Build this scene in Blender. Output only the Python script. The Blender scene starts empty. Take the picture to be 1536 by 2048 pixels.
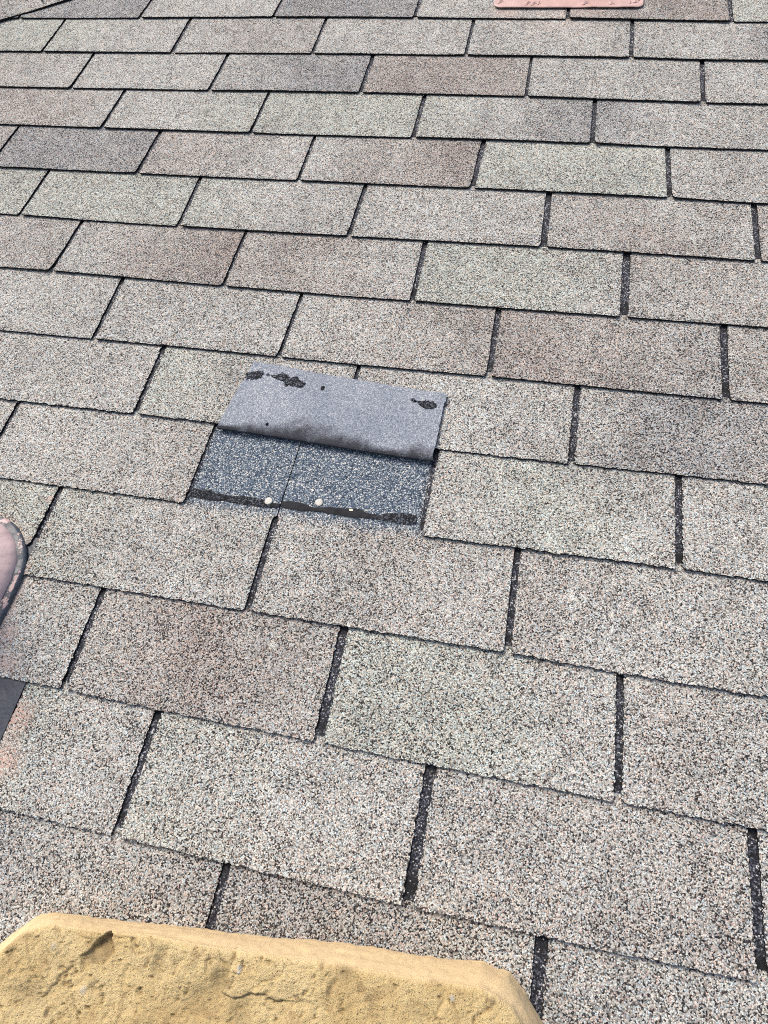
import bpy, bmesh, math, random
import numpy as np
from mathutils import Matrix, Vector
random.seed(4); RNG = np.random.default_rng(7)
S = bpy.context.scene
C = S.collection
PITCH = math.radians(22.6)                       # a 5 in 12 roof
RX = Matrix.Rotation(PITCH, 4, 'X')              # roof plane (across, upslope, out) -> world
def roofpt(u, v, n=0.0): return RX @ Vector((u, v, n))

# ------------------------------------------------------------ camera
cam_d = bpy.data.cameras.new('camera'); cam = bpy.data.objects.new('camera', cam_d); C.objects.link(cam)
CP = Vector((1.20364, -1.58574, 0.70939))
RR = ((0.97728899, 0.19128939, -0.09118441), (0.13043697, -0.88213316, -0.45257849), (-0.16701025, 0.43040616, -0.88705023))
m = Matrix.Identity(4)
for i in range(3):
    m[i][0] = RR[0][i]; m[i][1] = -RR[1][i]; m[i][2] = -RR[2][i]; m[i][3] = CP[i]
cam.matrix_world = RX @ m
cam_d.sensor_fit = 'HORIZONTAL'; cam_d.sensor_width = 36.0
cam_d.lens = 1278.22 / 1536 * 36.0
cam_d.clip_start = 0.02; cam_d.clip_end = 2000
S.camera = cam

# ------------------------------------------------------------ sky, sun, exposure
SUN_EL, SUN_AZ = math.radians(64), math.radians(-75)      # azimuth from +Y (upslope), negative = to the left
wd = bpy.data.worlds.new("World"); S.world = wd; wd.use_nodes = True
wn = wd.node_tree.nodes; bg = wn['Background']
sky = wn.new('ShaderNodeTexSky'); sky.sky_type = 'NISHITA'; sky.sun_disc = False
sky.sun_elevation = SUN_EL; sky.sun_rotation = SUN_AZ; sky.air_density = 1.0; sky.dust_density = 4.0; sky.ozone_density = 1.0
wd.node_tree.links.new(sky.outputs[0], bg.inputs[0]); bg.inputs[1].default_value = 0.11
sd = bpy.data.lights.new('sun', 'SUN'); sun = bpy.data.objects.new('sun', sd); C.objects.link(sun)
sd.energy = 1.5; sd.angle = math.radians(22); sd.color = (1.0, 0.94, 0.86)
d = Vector((math.sin(SUN_AZ) * math.cos(SUN_EL), math.cos(SUN_AZ) * math.cos(SUN_EL), math.sin(SUN_EL)))
sun.rotation_euler = d.to_track_quat('Z', 'Y').to_euler(); sun.location = d * 20
S.view_settings.view_transform = 'Standard'; S.view_settings.look = 'None'
S.view_settings.exposure = 0.78; S.view_settings.gamma = 1.0
S.cycles.filter_width = 1.0; S.cycles.use_denoising = False

# ------------------------------------------------------------ measured layout of the shingles (metres on the roof plane)
E = 0.126868; TW = 0.3048; OFF = 0.123588
SLOT = {(0, 0): (None, 0.0001), (0, 1): (None, -0.0042), (0, 2): (None, 0.0002), (0, 3): (None, 0.0005), (0, 4): (None, 0.0006), (0, 5): (None, -0.0034), (1, 0): (-0.0049, 0.0013), (1, 1): (-0.0057, -0.0008), (1, 2): (-0.0043, -0.0015), (1, 3): (0.0008, 0.001), (1, 4): (0.0023, 0.0017), (2, 0): (-0.0017, 0.0024), (2, 1): (-0.002, -0.0002), (2, 2): (-0.0018, -0.0002), (2, 3): (0.0016, 0.0025), (2, 4): (0.001, -0.0012), (3, 0): (-0.0017, 0.0016), (3, 1): (-0.0015, 0.0005), (3, 2): (-0.0014, -0.0003), (3, 3): (0.0006, 0.0008), (4, -1): (0.0001, None), (4, 0): (-0.0003, 0.0015), (4, 1): (-0.0002, 0.0012), (4, 2): (0.0007, -0.0029), (4, 3): (-0.0007, 0.0013), (5, -1): (0.0024, 0.0032), (5, 0): (-0.0002, 0.0045), (5, 1): (-0.0029, -0.0036), (5, 2): (-0.0023, -0.0013), (5, 3): (0.0021, -0.0004), (6, -1): (0.003, 0.0025), (6, 0): (0.0017, 0.0023), (6, 1): (-0.0025, -0.0008), (6, 2): (-0.0006, -0.0028), (7, -1): (0.0015, 0.0064), (7, 0): (0.0018, -0.0001), (7, 1): (-0.0023, -0.0019), (7, 2): (0.001, -0.0016), (8, -1): (0.0027, 0.0058), (8, 0): (0.0004, None), (8, 1): (-0.0018, -0.0032), (9, -2): (-0.003, None), (9, -1): (0.0013, 0.0001), (9, 0): (0.0044, 0.0024), (9, 1): (-0.0009, -0.0022), (10, -2): (0.001, None), (10, -1): (None, 0.0012), (10, 0): (-0.001, -0.0), (11, -2): (-0.0021, -0.0003), (11, -1): (-0.0009, -0.0006), (11, 0): (0.0003, 0.0015), (12, -2): (-0.0031, -0.0027), (12, -1): (-0.0008, -0.0033), (12, 0): (0.0031, 0.0044), (13, -2): (-0.0021, None), (13, -1): (0.0007, None)}
EDGE = {0: [(-0.0, 0.0018), (0.116, 0.003), (0.301, 0.0025), (0.42, 0.0061), (0.61, 0.0089), (0.727, 0.0108), (0.915, 0.0038), (1.037, 0.0062), (1.22, 0.0009), (1.343, 0.0037), (1.52, -0.0068)], 1: [(0.123, -0.0028), (0.245, -0.003), (0.425, -0.0012), (0.549, 0.001), (0.73, 0.0025), (0.854, 0.0034), (1.037, 0.0014), (1.162, 0.0012), (1.342, 0.0023), (1.467, -0.0051)], 2: [(0.249, -0.004), (0.368, -0.0001), (0.551, -0.004), (0.673, 0.0038), (0.856, 0.0016), (0.978, 0.0035), (1.163, 0.0017), (1.285, -0.0001), (1.464, -0.0061)], 3: [(0.189, 0.0002), (0.372, -0.0022), (0.493, -0.0004), (0.675, -0.0009), (0.798, -0.0027), (0.979, 0.0015), (1.104, 0.0035), (1.285, 0.0012), (1.407, -0.0013)], 4: [(0.315, 0.0004), (0.495, 0.0001), (0.617, -0.0008), (0.8, 0.0011), (0.919, 0.001), (1.1, 0.0009), (1.225, 0.0035), (1.409, -0.0003), (1.534, -0.0034)], 5: [(0.316, 0.0031), (0.439, 0.0006), (0.622, -0.003), (0.742, -0.0006), (0.919, -0.0012), (1.043, -0.0008), (1.226, 0.0024), (1.35, 0.002), (1.531, -0.0011)], 6: [(0.438, 0.0035), (0.567, 0.0019), (0.743, -0.0008), (0.872, -0.0037), (1.045, -0.0011), (1.173, -0.0032), (1.347, -0.0019), (1.481, -0.0007)], 7: [(0.572, -0.0018), (0.688, 0.0005), (0.87, -0.0028), (0.99, -0.0049), (1.173, -0.0006), (1.293, -0.0032), (1.478, -0.0033)], 8: [(0.504, -0.0008), (0.691, 0.0004), (0.813, -0.0003), (1.121, 0.0005), (1.291, -0.0013), (1.42, 0.0026)], 9: [(0.63, 0.0005), (0.812, 0.0018), (1.119, -0.0), (1.238, 0.0018), (1.419, 0.0036)], 10: [(0.747, -0.0001), (0.935, 0.0003), (1.053, 0.0006), (1.239, 0.0031), (1.359, 0.0001)], 11: [(0.749, 0.0024), (0.868, -0.0009), (1.054, 0.0002), (1.175, -0.0005), (1.36, -0.0014), (1.484, -0.0001)], 12: [(0.869, -0.0005), (0.99, -0.0013), (1.173, -0.0005), (1.298, -0.0014), (1.485, 0.0042)]}
ROW_SHIFT = [-0.0001, -0.0022, -0.0007, -0.0007, -0.0007, -0.0006, -0.0009, 0.0053, 0.0009, 0.0042, 0.003, -0.0005, -0.0023, -0.0049]

# ------------------------------------------------------------ helpers
def link(o, parent=None):
    C.objects.link(o)
    if parent is not None: o.parent = parent
    return o
def mesh_obj(name, verts, faces, mats, parent=None, attrs=None, smooth=False, midx=None):
    me = bpy.data.meshes.new(name); me.from_pydata([tuple(map(float, v)) for v in verts], [], faces)
    for mt in (mats if isinstance(mats, (list, tuple)) else [mats]): me.materials.append(mt)
    if attrs:
        for k, arr in attrs.items():
            a = me.color_attributes.new(k, 'FLOAT_COLOR', 'POINT')
            a.data.foreach_set('color', np.asarray(arr, dtype=np.float32).ravel())
    if midx is not None: me.polygons.foreach_set('material_index', midx)
    if smooth: me.polygons.foreach_set('use_smooth', [True] * len(me.polygons))
    me.update()
    return link(bpy.data.objects.new(name, me), parent)
def thing(name, label, cat, u, v, n=0.0, rot=None, group=None):
    o = bpy.data.objects.new(name, None); o.empty_display_size = 0.02; C.objects.link(o)
    o.matrix_world = RX @ Matrix.Translation((u, v, n))
    o['label'] = label; o['category'] = cat
    if group: o['group'] = group
    return o

_perm = RNG.random((4, 64, 64))
def vnoise(x, y, s=0):
    """smooth value noise, period 64 cells"""
    t = _perm[s % 4]; xi = np.floor(x).astype(int); yi = np.floor(y).astype(int); fx = x - xi; fy = y - yi
    fx = fx * fx * (3 - 2 * fx); fy = fy * fy * (3 - 2 * fy)
    a = t[xi % 64, yi % 64]; b = t[(xi + 1) % 64, yi % 64]; c = t[xi % 64, (yi + 1) % 64]; dd = t[(xi + 1) % 64, (yi + 1) % 64]
    return (a * (1 - fx) + b * fx) * (1 - fy) + (c * (1 - fx) + dd * fx) * fy - 0.5
def fbm(x, y, f, o=4, s=0):
    r = 0; a = 1.0
    for k in range(o): r = r + a * vnoise(x * f + 7.3 * k, y * f + 3.1 * k, s + k); f *= 2.03; a *= 0.5
    return r
def sstep(a, b, x):
    t = np.clip((x - a) / (b - a), 0, 1); return t * t * (3 - 2 * t)

# ------------------------------------------------------------ materials
class N:
    def __init__(s, name):
        s.m = bpy.data.materials.new(name); s.m.use_nodes = True; s.t = s.m.node_tree; s.n = s.t.nodes
        s.b = s.n['Principled BSDF']; s.b.inputs['Specular IOR Level'].default_value = 0.3
        s.tc = s.n.new('ShaderNodeTexCoord')
    def new(s, ty, **kw):
        o = s.n.new(ty)
        for k, v in kw.items(): setattr(o, k, v)
        return o
    def l(s, a, b): s.t.links.new(a, b)
    def setin(s, sock, v):
        if isinstance(v, bpy.types.NodeSocket): s.l(v, sock)
        else: sock.default_value = v
    def vor(s, scale, vec=None, feature='F1', rnd=1.0):
        o = s.new('ShaderNodeTexVoronoi', feature=feature); o.inputs['Scale'].default_value = scale; o.inputs['Randomness'].default_value = rnd
        s.l(vec or s.tc.outputs['Object'], o.inputs['Vector']); return o
    def noise(s, scale, detail=2, vec=None, rough=0.5):
        o = s.new('ShaderNodeTexNoise'); o.inputs['Scale'].default_value = scale; o.inputs['Detail'].default_value = detail; o.inputs['Roughness'].default_value = rough
        s.l(vec or s.tc.outputs['Object'], o.inputs['Vector']); return o.outputs['Fac']
    def ramp(s, fac, pts, interp='LINEAR'):
        o = s.new('ShaderNodeValToRGB'); r = o.color_ramp; r.interpolation = interp
        while len(r.elements) < len(pts): r.elements.new(0.5)
        for el, (p, c) in zip(r.elements, pts):
            el.position = p; el.color = (c, c, c, 1) if isinstance(c, (int, float)) else (*c, 1)
        s.l(fac, o.inputs[0]); return o.outputs[0]
    def math(s, op, a, b=0.0, c=None, clamp=False):
        o = s.new('ShaderNodeMath', operation=op, use_clamp=clamp)
        s.setin(o.inputs[0], a); s.setin(o.inputs[1], b)
        if c is not None: s.setin(o.inputs[2], c)
        return o.outputs[0]
    def mix(s, f, a, b, mode='MIX'):
        o = s.new('ShaderNodeMix', data_type='RGBA', blend_type=mode)
        s.setin(o.inputs[0], f)
        for sock, v in ((o.inputs[6], a), (o.inputs[7], b)):
            if isinstance(v, tuple): sock.default_value = (*v, 1)
            else: s.l(v, sock)
        return o.outputs[2]
    def sep(s, c):
        o = s.new('ShaderNodeSeparateColor'); s.l(c, o.inputs[0]); return o.outputs
    def attr(s, name):
        o = s.new('ShaderNodeAttribute', attribute_name=name); return o.outputs['Color']
    def bump(s, h, strength, dist, normal=None):
        o = s.new('ShaderNodeBump'); o.inputs['Strength'].default_value = strength; o.inputs['Distance'].default_value = dist
        s.l(h, o.inputs['Height'])
        if normal: s.l(normal, o.inputs['Normal'])
        return o.outputs[0]
    def done(s, col, rough, normal=None, metal=0.0):
        s.setin(s.b.inputs['Base Color'], col if not isinstance(col, tuple) else (*col, 1))
        s.setin(s.b.inputs['Roughness'], rough); s.b.inputs['Metallic'].default_value = metal
        if normal: s.l(normal, s.b.inputs['Normal'])
        return s.m

def granule_material():
    s = N('mineral_granules')
    wob = s.new('ShaderNodeTexNoise'); wob.inputs['Scale'].default_value = 900; wob.inputs['Detail'].default_value = 1
    s.l(s.tc.outputs['Object'], wob.inputs['Vector'])
    vm = s.new('ShaderNodeVectorMath', operation='MULTIPLY_ADD'); vm.inputs[1].default_value = (.0009, .0009, .0009)
    s.l(wob.outputs['Color'], vm.inputs[0]); s.l(s.tc.outputs['Object'], vm.inputs[2]); vec = vm.outputs[0]
    v1 = s.vor(GRAIN, vec); v2 = s.vor(GRAIN * 1.9, vec)
    rnd = s.sep(v1.outputs['Color']); r2 = s.sep(v2.outputs['Color'])
    # which granule lands here: dark ones cluster where the coating has worn
    wear = s.noise(38, 4, rough=.65); clump = s.noise(330, 2); broad = s.noise(7, 2)
    f = s.math('ADD', rnd[0], s.math('MULTIPLY', s.math('SUBTRACT', wear, .5), .50))
    f = s.math('ADD', f, s.math('MULTIPLY', s.math('SUBTRACT', clump, .5), .50))
    f = s.math('ADD', f, s.math('MULTIPLY', s.math('SUBTRACT', broad, .5), .25))
    tone = s.sep(s.attr('tone')); extra = s.sep(s.attr('extra'))
    f = s.math('SUBTRACT', f, s.math('MULTIPLY', tone[2], .10))
    f = s.math('SUBTRACT', f, s.math('MULTIPLY', tone[0], .06), clamp=True)
    base = s.ramp(f, [(0, (.026, .024, .026)), (.11, (.055, .050, .050)), (.20, (.19, .174, .162)), (.34, (.39, .362, .332)), (.60, (.55, .515, .475)), (.85, (.69, .66, .615)), (1, (.82, .80, .75))])
    hue = s.ramp(rnd[1], [(0, (.80, .98, 1.10)), (.22, (.86, 1.0, 1.05)), (.4, (.95, 1.0, .97)), (.7, (.995, 1.0, .93)), (.88, (1.05, .95, .86)), (1, (1.10, .88, .80))])
    base = s.mix(1.0, base, hue, 'MULTIPLY'); base = s.mix(1.0, base, (1.005, .985, .972), 'MULTIPLY')
    bn = s.noise(13, 3); bmask = s.math('MULTIPLY', tone[0], s.ramp(bn, [(.30, .35), (.62, 1.0)]))
    base = s.mix(bmask, base, s.mix(1.0, base, (.86, .765, .74), 'MULTIPLY'))
    base = s.mix(tone[1], base, s.mix(1.0, base, (.985, 1.02, .985), 'MULTIPLY'))
    base = s.mix(s.math('MULTIPLY', tone[2], s.ramp(s.noise(11, 3), [(.32, .3), (.6, 1.0)])), base, s.mix(1.0, base, (.80, .81, .86), 'MULTIPLY'))
    mp = s.new('ShaderNodeMapping'); mp.inputs['Scale'].default_value = (1.0, .28, 1.0); s.l(s.tc.outputs['Object'], mp.inputs['Vector'])
    streak = s.noise(26, 5, vec=mp.outputs[0], rough=.62); grime = s.noise(5.5, 4, rough=.6)
    gr = s.math('ADD', s.math('MULTIPLY', streak, .5), s.math('MULTIPLY', grime, .5))
    base = s.mix(1.0, base, s.ramp(gr, [(.36, (.80, .795, .80)), (.47, (.95, .948, .945)), (.58, (1.0, 1.0, 1.0)), (.7, (1.04, 1.035, 1.02))]), 'MULTIPLY')
    # granules that never saw the sun: slate blue with white flecks
    fr = s.ramp(s.math('ADD', rnd[0], s.math('MULTIPLY', s.math('SUBTRACT', clump, .5), .5)),
                [(0, (.022, .032, .048)), (.28, (.065, .095, .135)), (.54, (.13, .175, .225)), (.74, (.24, .285, .32)), (.87, (.52, .52, .49)), (1, (.74, .71, .64))])
    fm = s.math('ADD', extra[0], s.math('MULTIPLY', s.math('MULTIPLY', s.math('SUBTRACT', rnd[2], .5), 1.0), s.ramp(extra[0], [(0, 0), (.15, 1), (.75, 1), (.97, 0)])), clamp=True)
    base = s.mix(fm, base, fr)
    # overspray of salmon paint
    pk = s.math('MULTIPLY', extra[1], s.ramp(s.math('ADD', s.math('MULTIPLY', rnd[2], .5), s.math('MULTIPLY', s.noise(160, 2), .5)), [(.36, 0), (.5, 1)]))
    base = s.mix(s.math('MULTIPLY', pk, .9), base, (.70, .46, .36))
    # bitumen showing between granules and along the worn cut edges
    gap = s.ramp(v1.outputs['Distance'], [(.0, 1), (.5, 1), (.86, .36)])
    base = s.mix(1.0, base, gap, 'MULTIPLY')
    em = s.math('MULTIPLY', extra[2], s.ramp(s.math('ADD', s.math('MULTIPLY', rnd[0], .55), s.math('MULTIPLY', clump, .5)), [(.38, 1), (.62, 0)]))
    base = s.mix(em, base, (.022, .02, .022))
    h = s.math('SUBTRACT', 1.0, v1.outputs['Distance'])
    h = s.math('ADD', h, s.math('MULTIPLY', rnd[2], .7)); h = s.math('ADD', h, s.math('MULTIPLY', v2.outputs['Distance'], -.35))
    nb = s.bump(s.noise(16, 2), .25, .0030)
    return s.done(base, .88, s.bump(h, .75, .0007, nb))

GRAIN = 760
M_GRAN = granule_material()
def m_floor():
    s = N('slot_bitumen'); v1 = s.vor(720); rnd = s.sep(v1.outputs['Color']); ex = s.sep(s.attr('extra'))  # bitumen with sparse granules, dark by its own colour
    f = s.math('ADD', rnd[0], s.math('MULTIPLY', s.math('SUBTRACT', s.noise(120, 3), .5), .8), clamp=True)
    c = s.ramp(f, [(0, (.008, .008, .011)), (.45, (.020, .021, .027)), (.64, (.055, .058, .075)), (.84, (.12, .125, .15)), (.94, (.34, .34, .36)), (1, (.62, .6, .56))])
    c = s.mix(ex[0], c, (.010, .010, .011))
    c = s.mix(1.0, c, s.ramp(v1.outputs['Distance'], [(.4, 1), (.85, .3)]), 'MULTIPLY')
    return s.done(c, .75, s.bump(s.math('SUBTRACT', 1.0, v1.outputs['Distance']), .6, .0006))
M_FLOOR = m_floor()
def m_edge():
    s = N('cut_shingle_edge'); n = s.noise(700, 2); s.b.inputs['Specular IOR Level'].default_value = .08
    return s.done(s.ramp(n, [(.35, (.010, .009, .010)), (.62, (.028, .026, .025)), (.85, (.14, .125, .11))]), .85, s.bump(n, .6, .0008))
M_EDGE = m_edge()
def m_under():
    s = N('sanded_shingle_back'); v = s.vor(900); r = s.sep(v.outputs['Color']); big = s.noise(9, 4); n = s.noise(700, 2)
    f = s.math('ADD', s.math('MULTIPLY', r[0], .7), s.math('MULTIPLY', n, .5)); f = s.math('ADD', f, s.math('MULTIPLY', s.math('SUBTRACT', big, .5), .5))
    c = s.ramp(f, [(.05, (.06, .07, .088)), (.3, (.14, .158, .190)), (.62, (.235, .258, .295)), (.9, (.37, .39, .415)), (1, (.60, .58, .53))])
    blot = s.ramp(s.noise(21, 5, rough=.7), [(.66, 0), (.74, .35)])
    c = s.mix(blot, c, (.07, .07, .085))
    ex = s.sep(s.attr('extra'))
    st = s.math('ADD', ex[0], s.math('MULTIPLY', s.math('SUBTRACT', s.math('ADD', s.math('MULTIPLY', n, .5), s.math('MULTIPLY', s.noise(70, 3), .5)), .5), 2.2)); st = s.math('MULTIPLY', s.ramp(st, [(.12, 0), (.95, 1)]), s.ramp(ex[0], [(0, 0), (.12, 1)]))
    c = s.mix(s.math('MULTIPLY', st, .93), c, (.016, .017, .022))
    bf = s.math('ADD', s.math('MULTIPLY', v.outputs['Distance'], -1), s.math('MULTIPLY', s.noise(60, 3), 2.0))
    return s.done(c, .8, s.bump(bf, .4, .0006))
M_UNDER = m_under()
def m_tar(name='dried_sealant_tar', dusty=0.0):
    s = N(name); n = s.noise(330, 4, rough=.65); v = s.vor(700); r = s.sep(v.outputs['Color'])
    c = s.ramp(n, [(.3, (.007, .007, .008)), (.55, (.018, .018, .020)), (.75, (.05, .05, .056))])
    ex = s.sep(s.attr('extra'))
    k = s.math('MULTIPLY', s.ramp(s.math('ADD', r[0], s.math('MULTIPLY', s.math('SUBTRACT', n, .5), 1.0)), [(.66, 0), (.74, 1)]), ex[0])
    c = s.mix(k, c, (.17, .185, .21))
    c = s.mix(s.math('MULTIPLY', ex[1], .8), c, s.ramp(s.noise(90, 4), [(.3, (.020, .020, .021)), (.7, (.042, .0415, .043))]))
    s.b.inputs['Specular IOR Level'].default_value = .12
    return s.done(c, .8, s.bump(s.math('ADD', n, s.math('MULTIPLY', k, .4)), .6, .0012))
M_TAR = m_tar()
def m_foam():
    s = N('weathered_yellow_foam')
    big = s.noise(16, 5, rough=.6); mid = s.noise(90, 5, rough=.7); fine = s.noise(900, 3, rough=.7); v = s.vor(420)
    c = s.ramp(s.math('ADD', s.math('MULTIPLY', big, .75), s.math('MULTIPLY', mid, .25)),
               [(.30, (.54, .375, .165)), (.42, (.67, .49, .225)), (.52, (.77, .585, .285)), (.68, (.83, .65, .34))])
    c = s.mix(s.ramp(s.noise(60, 6, rough=.8), [(.54, 0), (.68, .7)]), c, (.34, .21, .09))
    c = s.mix(s.math('MULTIPLY', s.ramp(fine, [(.35, 1), (.55, 0)]), .25), c, (.30, .18, .06))
    ex = s.sep(s.attr('extra'))
    c = s.mix(s.math('MULTIPLY', ex[0], .8), c, (.10, .07, .045))       # dirt ground into dents
    c = s.mix(s.math('MULTIPLY', ex[1], .75), c, (.83, .61, .345))       # smooth side skin, its brightness towards the light put into the colour
    c = s.mix(ex[2], c, (.72, .68, .60))
    pore = s.vor(520); pr = s.sep(pore.outputs['Color'])
    pm = s.math('MULTIPLY', s.ramp(pore.outputs['Distance'], [(.10, 1), (.34, 0)]), s.ramp(pr[0], [(.60, 0), (.72, 1)]))
    pm = s.math('MULTIPLY', pm, s.math('SUBTRACT', 1.0, s.math('MULTIPLY', ex[1], .85)))
    c = s.mix(s.math('MULTIPLY', pm, .55), c, (.26, .15, .055))
    h = s.math('ADD', s.math('MULTIPLY', fine, .7), s.math('MULTIPLY', mid, 1.0)); h = s.math('SUBTRACT', h, s.math('MULTIPLY', pm, .35))
    inv = s.math('SUBTRACT', 1.0, s.math('MULTIPLY', ex[1], .8))
    return s.done(c, .85, s.bump(s.math('MULTIPLY', h, inv), .8, .0045))
M_FOAM = m_foam()
def m_paint(name, pink, cover, spec=.4, bare=((.032, .042, .058), (.095, .105, .12))):
    s = N(name); n = s.noise(30, 4, rough=.6); n2 = s.noise(190, 4, rough=.7); ex = s.sep(s.attr('extra'))
    pc = s.mix(s.ramp(n, [(.35, 0), (.7, 1)]), pink, tuple(x * .80 for x in pink))
    mask = s.math('ADD', s.math('MULTIPLY', n, .6), s.math('MULTIPLY', n2, .4))
    mask = s.math('ADD', mask, s.math('MULTIPLY', ex[0], .5))
    k = s.ramp(mask, [(cover, 0), (cover + .012, 1)])
    c = s.mix(k, pc, s.mix(s.ramp(n2, [(.3, 0), (.7, 1)]), *bare))
    s.b.inputs['Specular IOR Level'].default_value = spec
    h = s.math('SUBTRACT', s.math('MULTIPLY', n, 1.0), s.math('MULTIPLY', k, .35))
    return s.done(c, .42, s.bump(h, .7, .0025))
M_SALMON = m_paint('salmon_paint', (.64, .42, .36), .78)
M_ROSE = m_paint('faded_rose_paint', (.60, .45, .43), .80)
M_PEEL = m_paint('peeling_rose_paint', (.50, .36, .33), .465)
M_LEAD = m_paint('bare_grey_flashing', (.50, .33, .29), .36, bare=((.018, .025, .036), (.045, .055, .07)))
def m_plain(name, c, rough, metal=0.0, bscale=400, bd=.0004):
    s = N(name); n = s.noise(bscale, 3)
    return s.done(s.mix(n, tuple(x * .8 for x in c), tuple(min(1, x * 1.15) for x in c)), rough, s.bump(n, .5, bd), metal)
M_NAIL = m_plain('weathered_nail_zinc', (.56, .53, .46), .5, bscale=260, bd=.0008)
M_CHIP = m_plain('bone_white_chip', (.85, .74, .52), .6)
M_WOOD = m_plain('roof_decking', (.20, .13, .07), .8)

# ------------------------------------------------------------ the roof
def edge_dv(r, u):
    if r not in EDGE: return np.zeros_like(u)
    xs = np.array([a for a, b in EDGE[r]]); ys = np.array([b for a, b in EDGE[r]])
    if len(ys) > 2:
        k = ys.copy(); k[1:-1] = .25 * ys[:-2] + .5 * ys[1:-1] + .25 * ys[2:]; ys = k
    return np.interp(u, xs, ys)
def slot_u(r, j, b):
    base = j * TW + OFF * r + (ROW_SHIFT[r] if 0 <= r < len(ROW_SHIFT) else 0)
    a = SLOT.get((r, j))
    if a:
        x = a[b] if a[b] is not None else (a[1 - b] or 0)
        return base + x
    return base
WIDE = {(6, 2): .0115, (5, 2): .0100, (7, 2): .0098, (7, 1): .0080, (4, 2): .0088, (6, 1): .0078, (12, -1): .0110, (11, -1): .0108, (10, -1): .0085,
        (13, -1): .0118, (12, 0): .0095, (11, 0): .0078, (10, 0): .0080, (9, 1): .0082, (8, 1): .0084, (13, -2): .0090, (12, -2): .0085,
        (2, 4): .0082, (3, 3): .0078, (1, 4): .0078, (0, 5): .0080, (4, 3): .0078, (5, 3): .0085}
def slot_w(r, j): return WIDE.get((r, j), .0068 + .0012 * math.sin(r * 5.1 + j * 2.3))
ZT = .0034; TH = .0026
VIS_L = lambda v: -.0933 + (-.042 - v) / 1.776 * .911 - .03
VIS_R = lambda v: 1.5902 - (-.053 - v) / 1.62 * .101 + .03

# tones along each tab, left / middle / right:  n neutral, b brown, g pale green, d slate, p pinkish
TONES = {(0,0):'ddd',(0,1):'nnn',(0,2):'ddd',(0,3):'nnn',(0,4):'bbB',(0,5):'ggg',
 (1,-1):'ggg',(1,0):'gnn',(1,1):'npp',(1,2):'nnn',(1,3):'nnn',(1,4):'nnd',
 (2,-1):'ppn',(2,0):'nnn',(2,1):'ndd',(2,2):'bBb',(2,3):'nnn',(2,4):'nnn',
 (3,-1):'bbn',(3,0):'nng',(3,1):'ggg',(3,2):'gnd',(3,3):'dnn',
 (4,-1):'ddd',(4,0):'bpn',(4,1):'nbB',(4,2):'ggg',(4,3):'nnn',
 (5,-2):'ggg',(5,-1):'ggg',(5,0):'gnn',(5,1):'nnn',(5,2):'pbn',(5,3):'bnn',
 (6,-2):'npp',(6,-1):'nbB',(6,0):'bbn',(6,1):'ggn',(6,2):'ppn',
 (7,-2):'nnn',(7,-1):'nnn',(7,0):'npb',(7,1):'BbN',(7,2):'ppp',
 (8,-2):'nnn',(8,-1):'gnn',(8,0):'nnn',(8,1):'ndp',
 (9,-3):'nnn',(9,-2):'nnp',(9,0):'ngn',(9,1):'nnn',
 (10,-3):'ggg',(10,-2):'gnn',(10,-1):'npn',(10,0):'pnn',
 (11,-3):'pnn',(11,-2):'pBp',(11,-1):'ggn',(11,0):'pnn',
 (12,-3):'gnn',(12,-2):'gnn',(12,-1):'npp',(12,0):'nnn',
 (13,-3):'dnd',(13,-2):'ddn',(13,-1):'nnn'}
TC = {'n': (0, 0, 0), 'b': (.6, 0, 0), 'B': (1, 0, .15), 'g': (0, 1, 0), 'd': (0, 0, 1), 'p': (.3, 0, 0), 'N': (.15, 0, .4)}
PINK = [(.623, -1.288, .007, 1.2), (.665, -1.500, .022, .5), (.706, -1.560, .024, 1.2), (.712, -1.604, .026, 1.1), (.650, -1.47, .016, .8), (.665, -1.505, .02, .7), (1.215, -.098, .10, .35), (1.10, -.10, .04, .6)]
HOLE_U = (.806, 1.1235)
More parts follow.
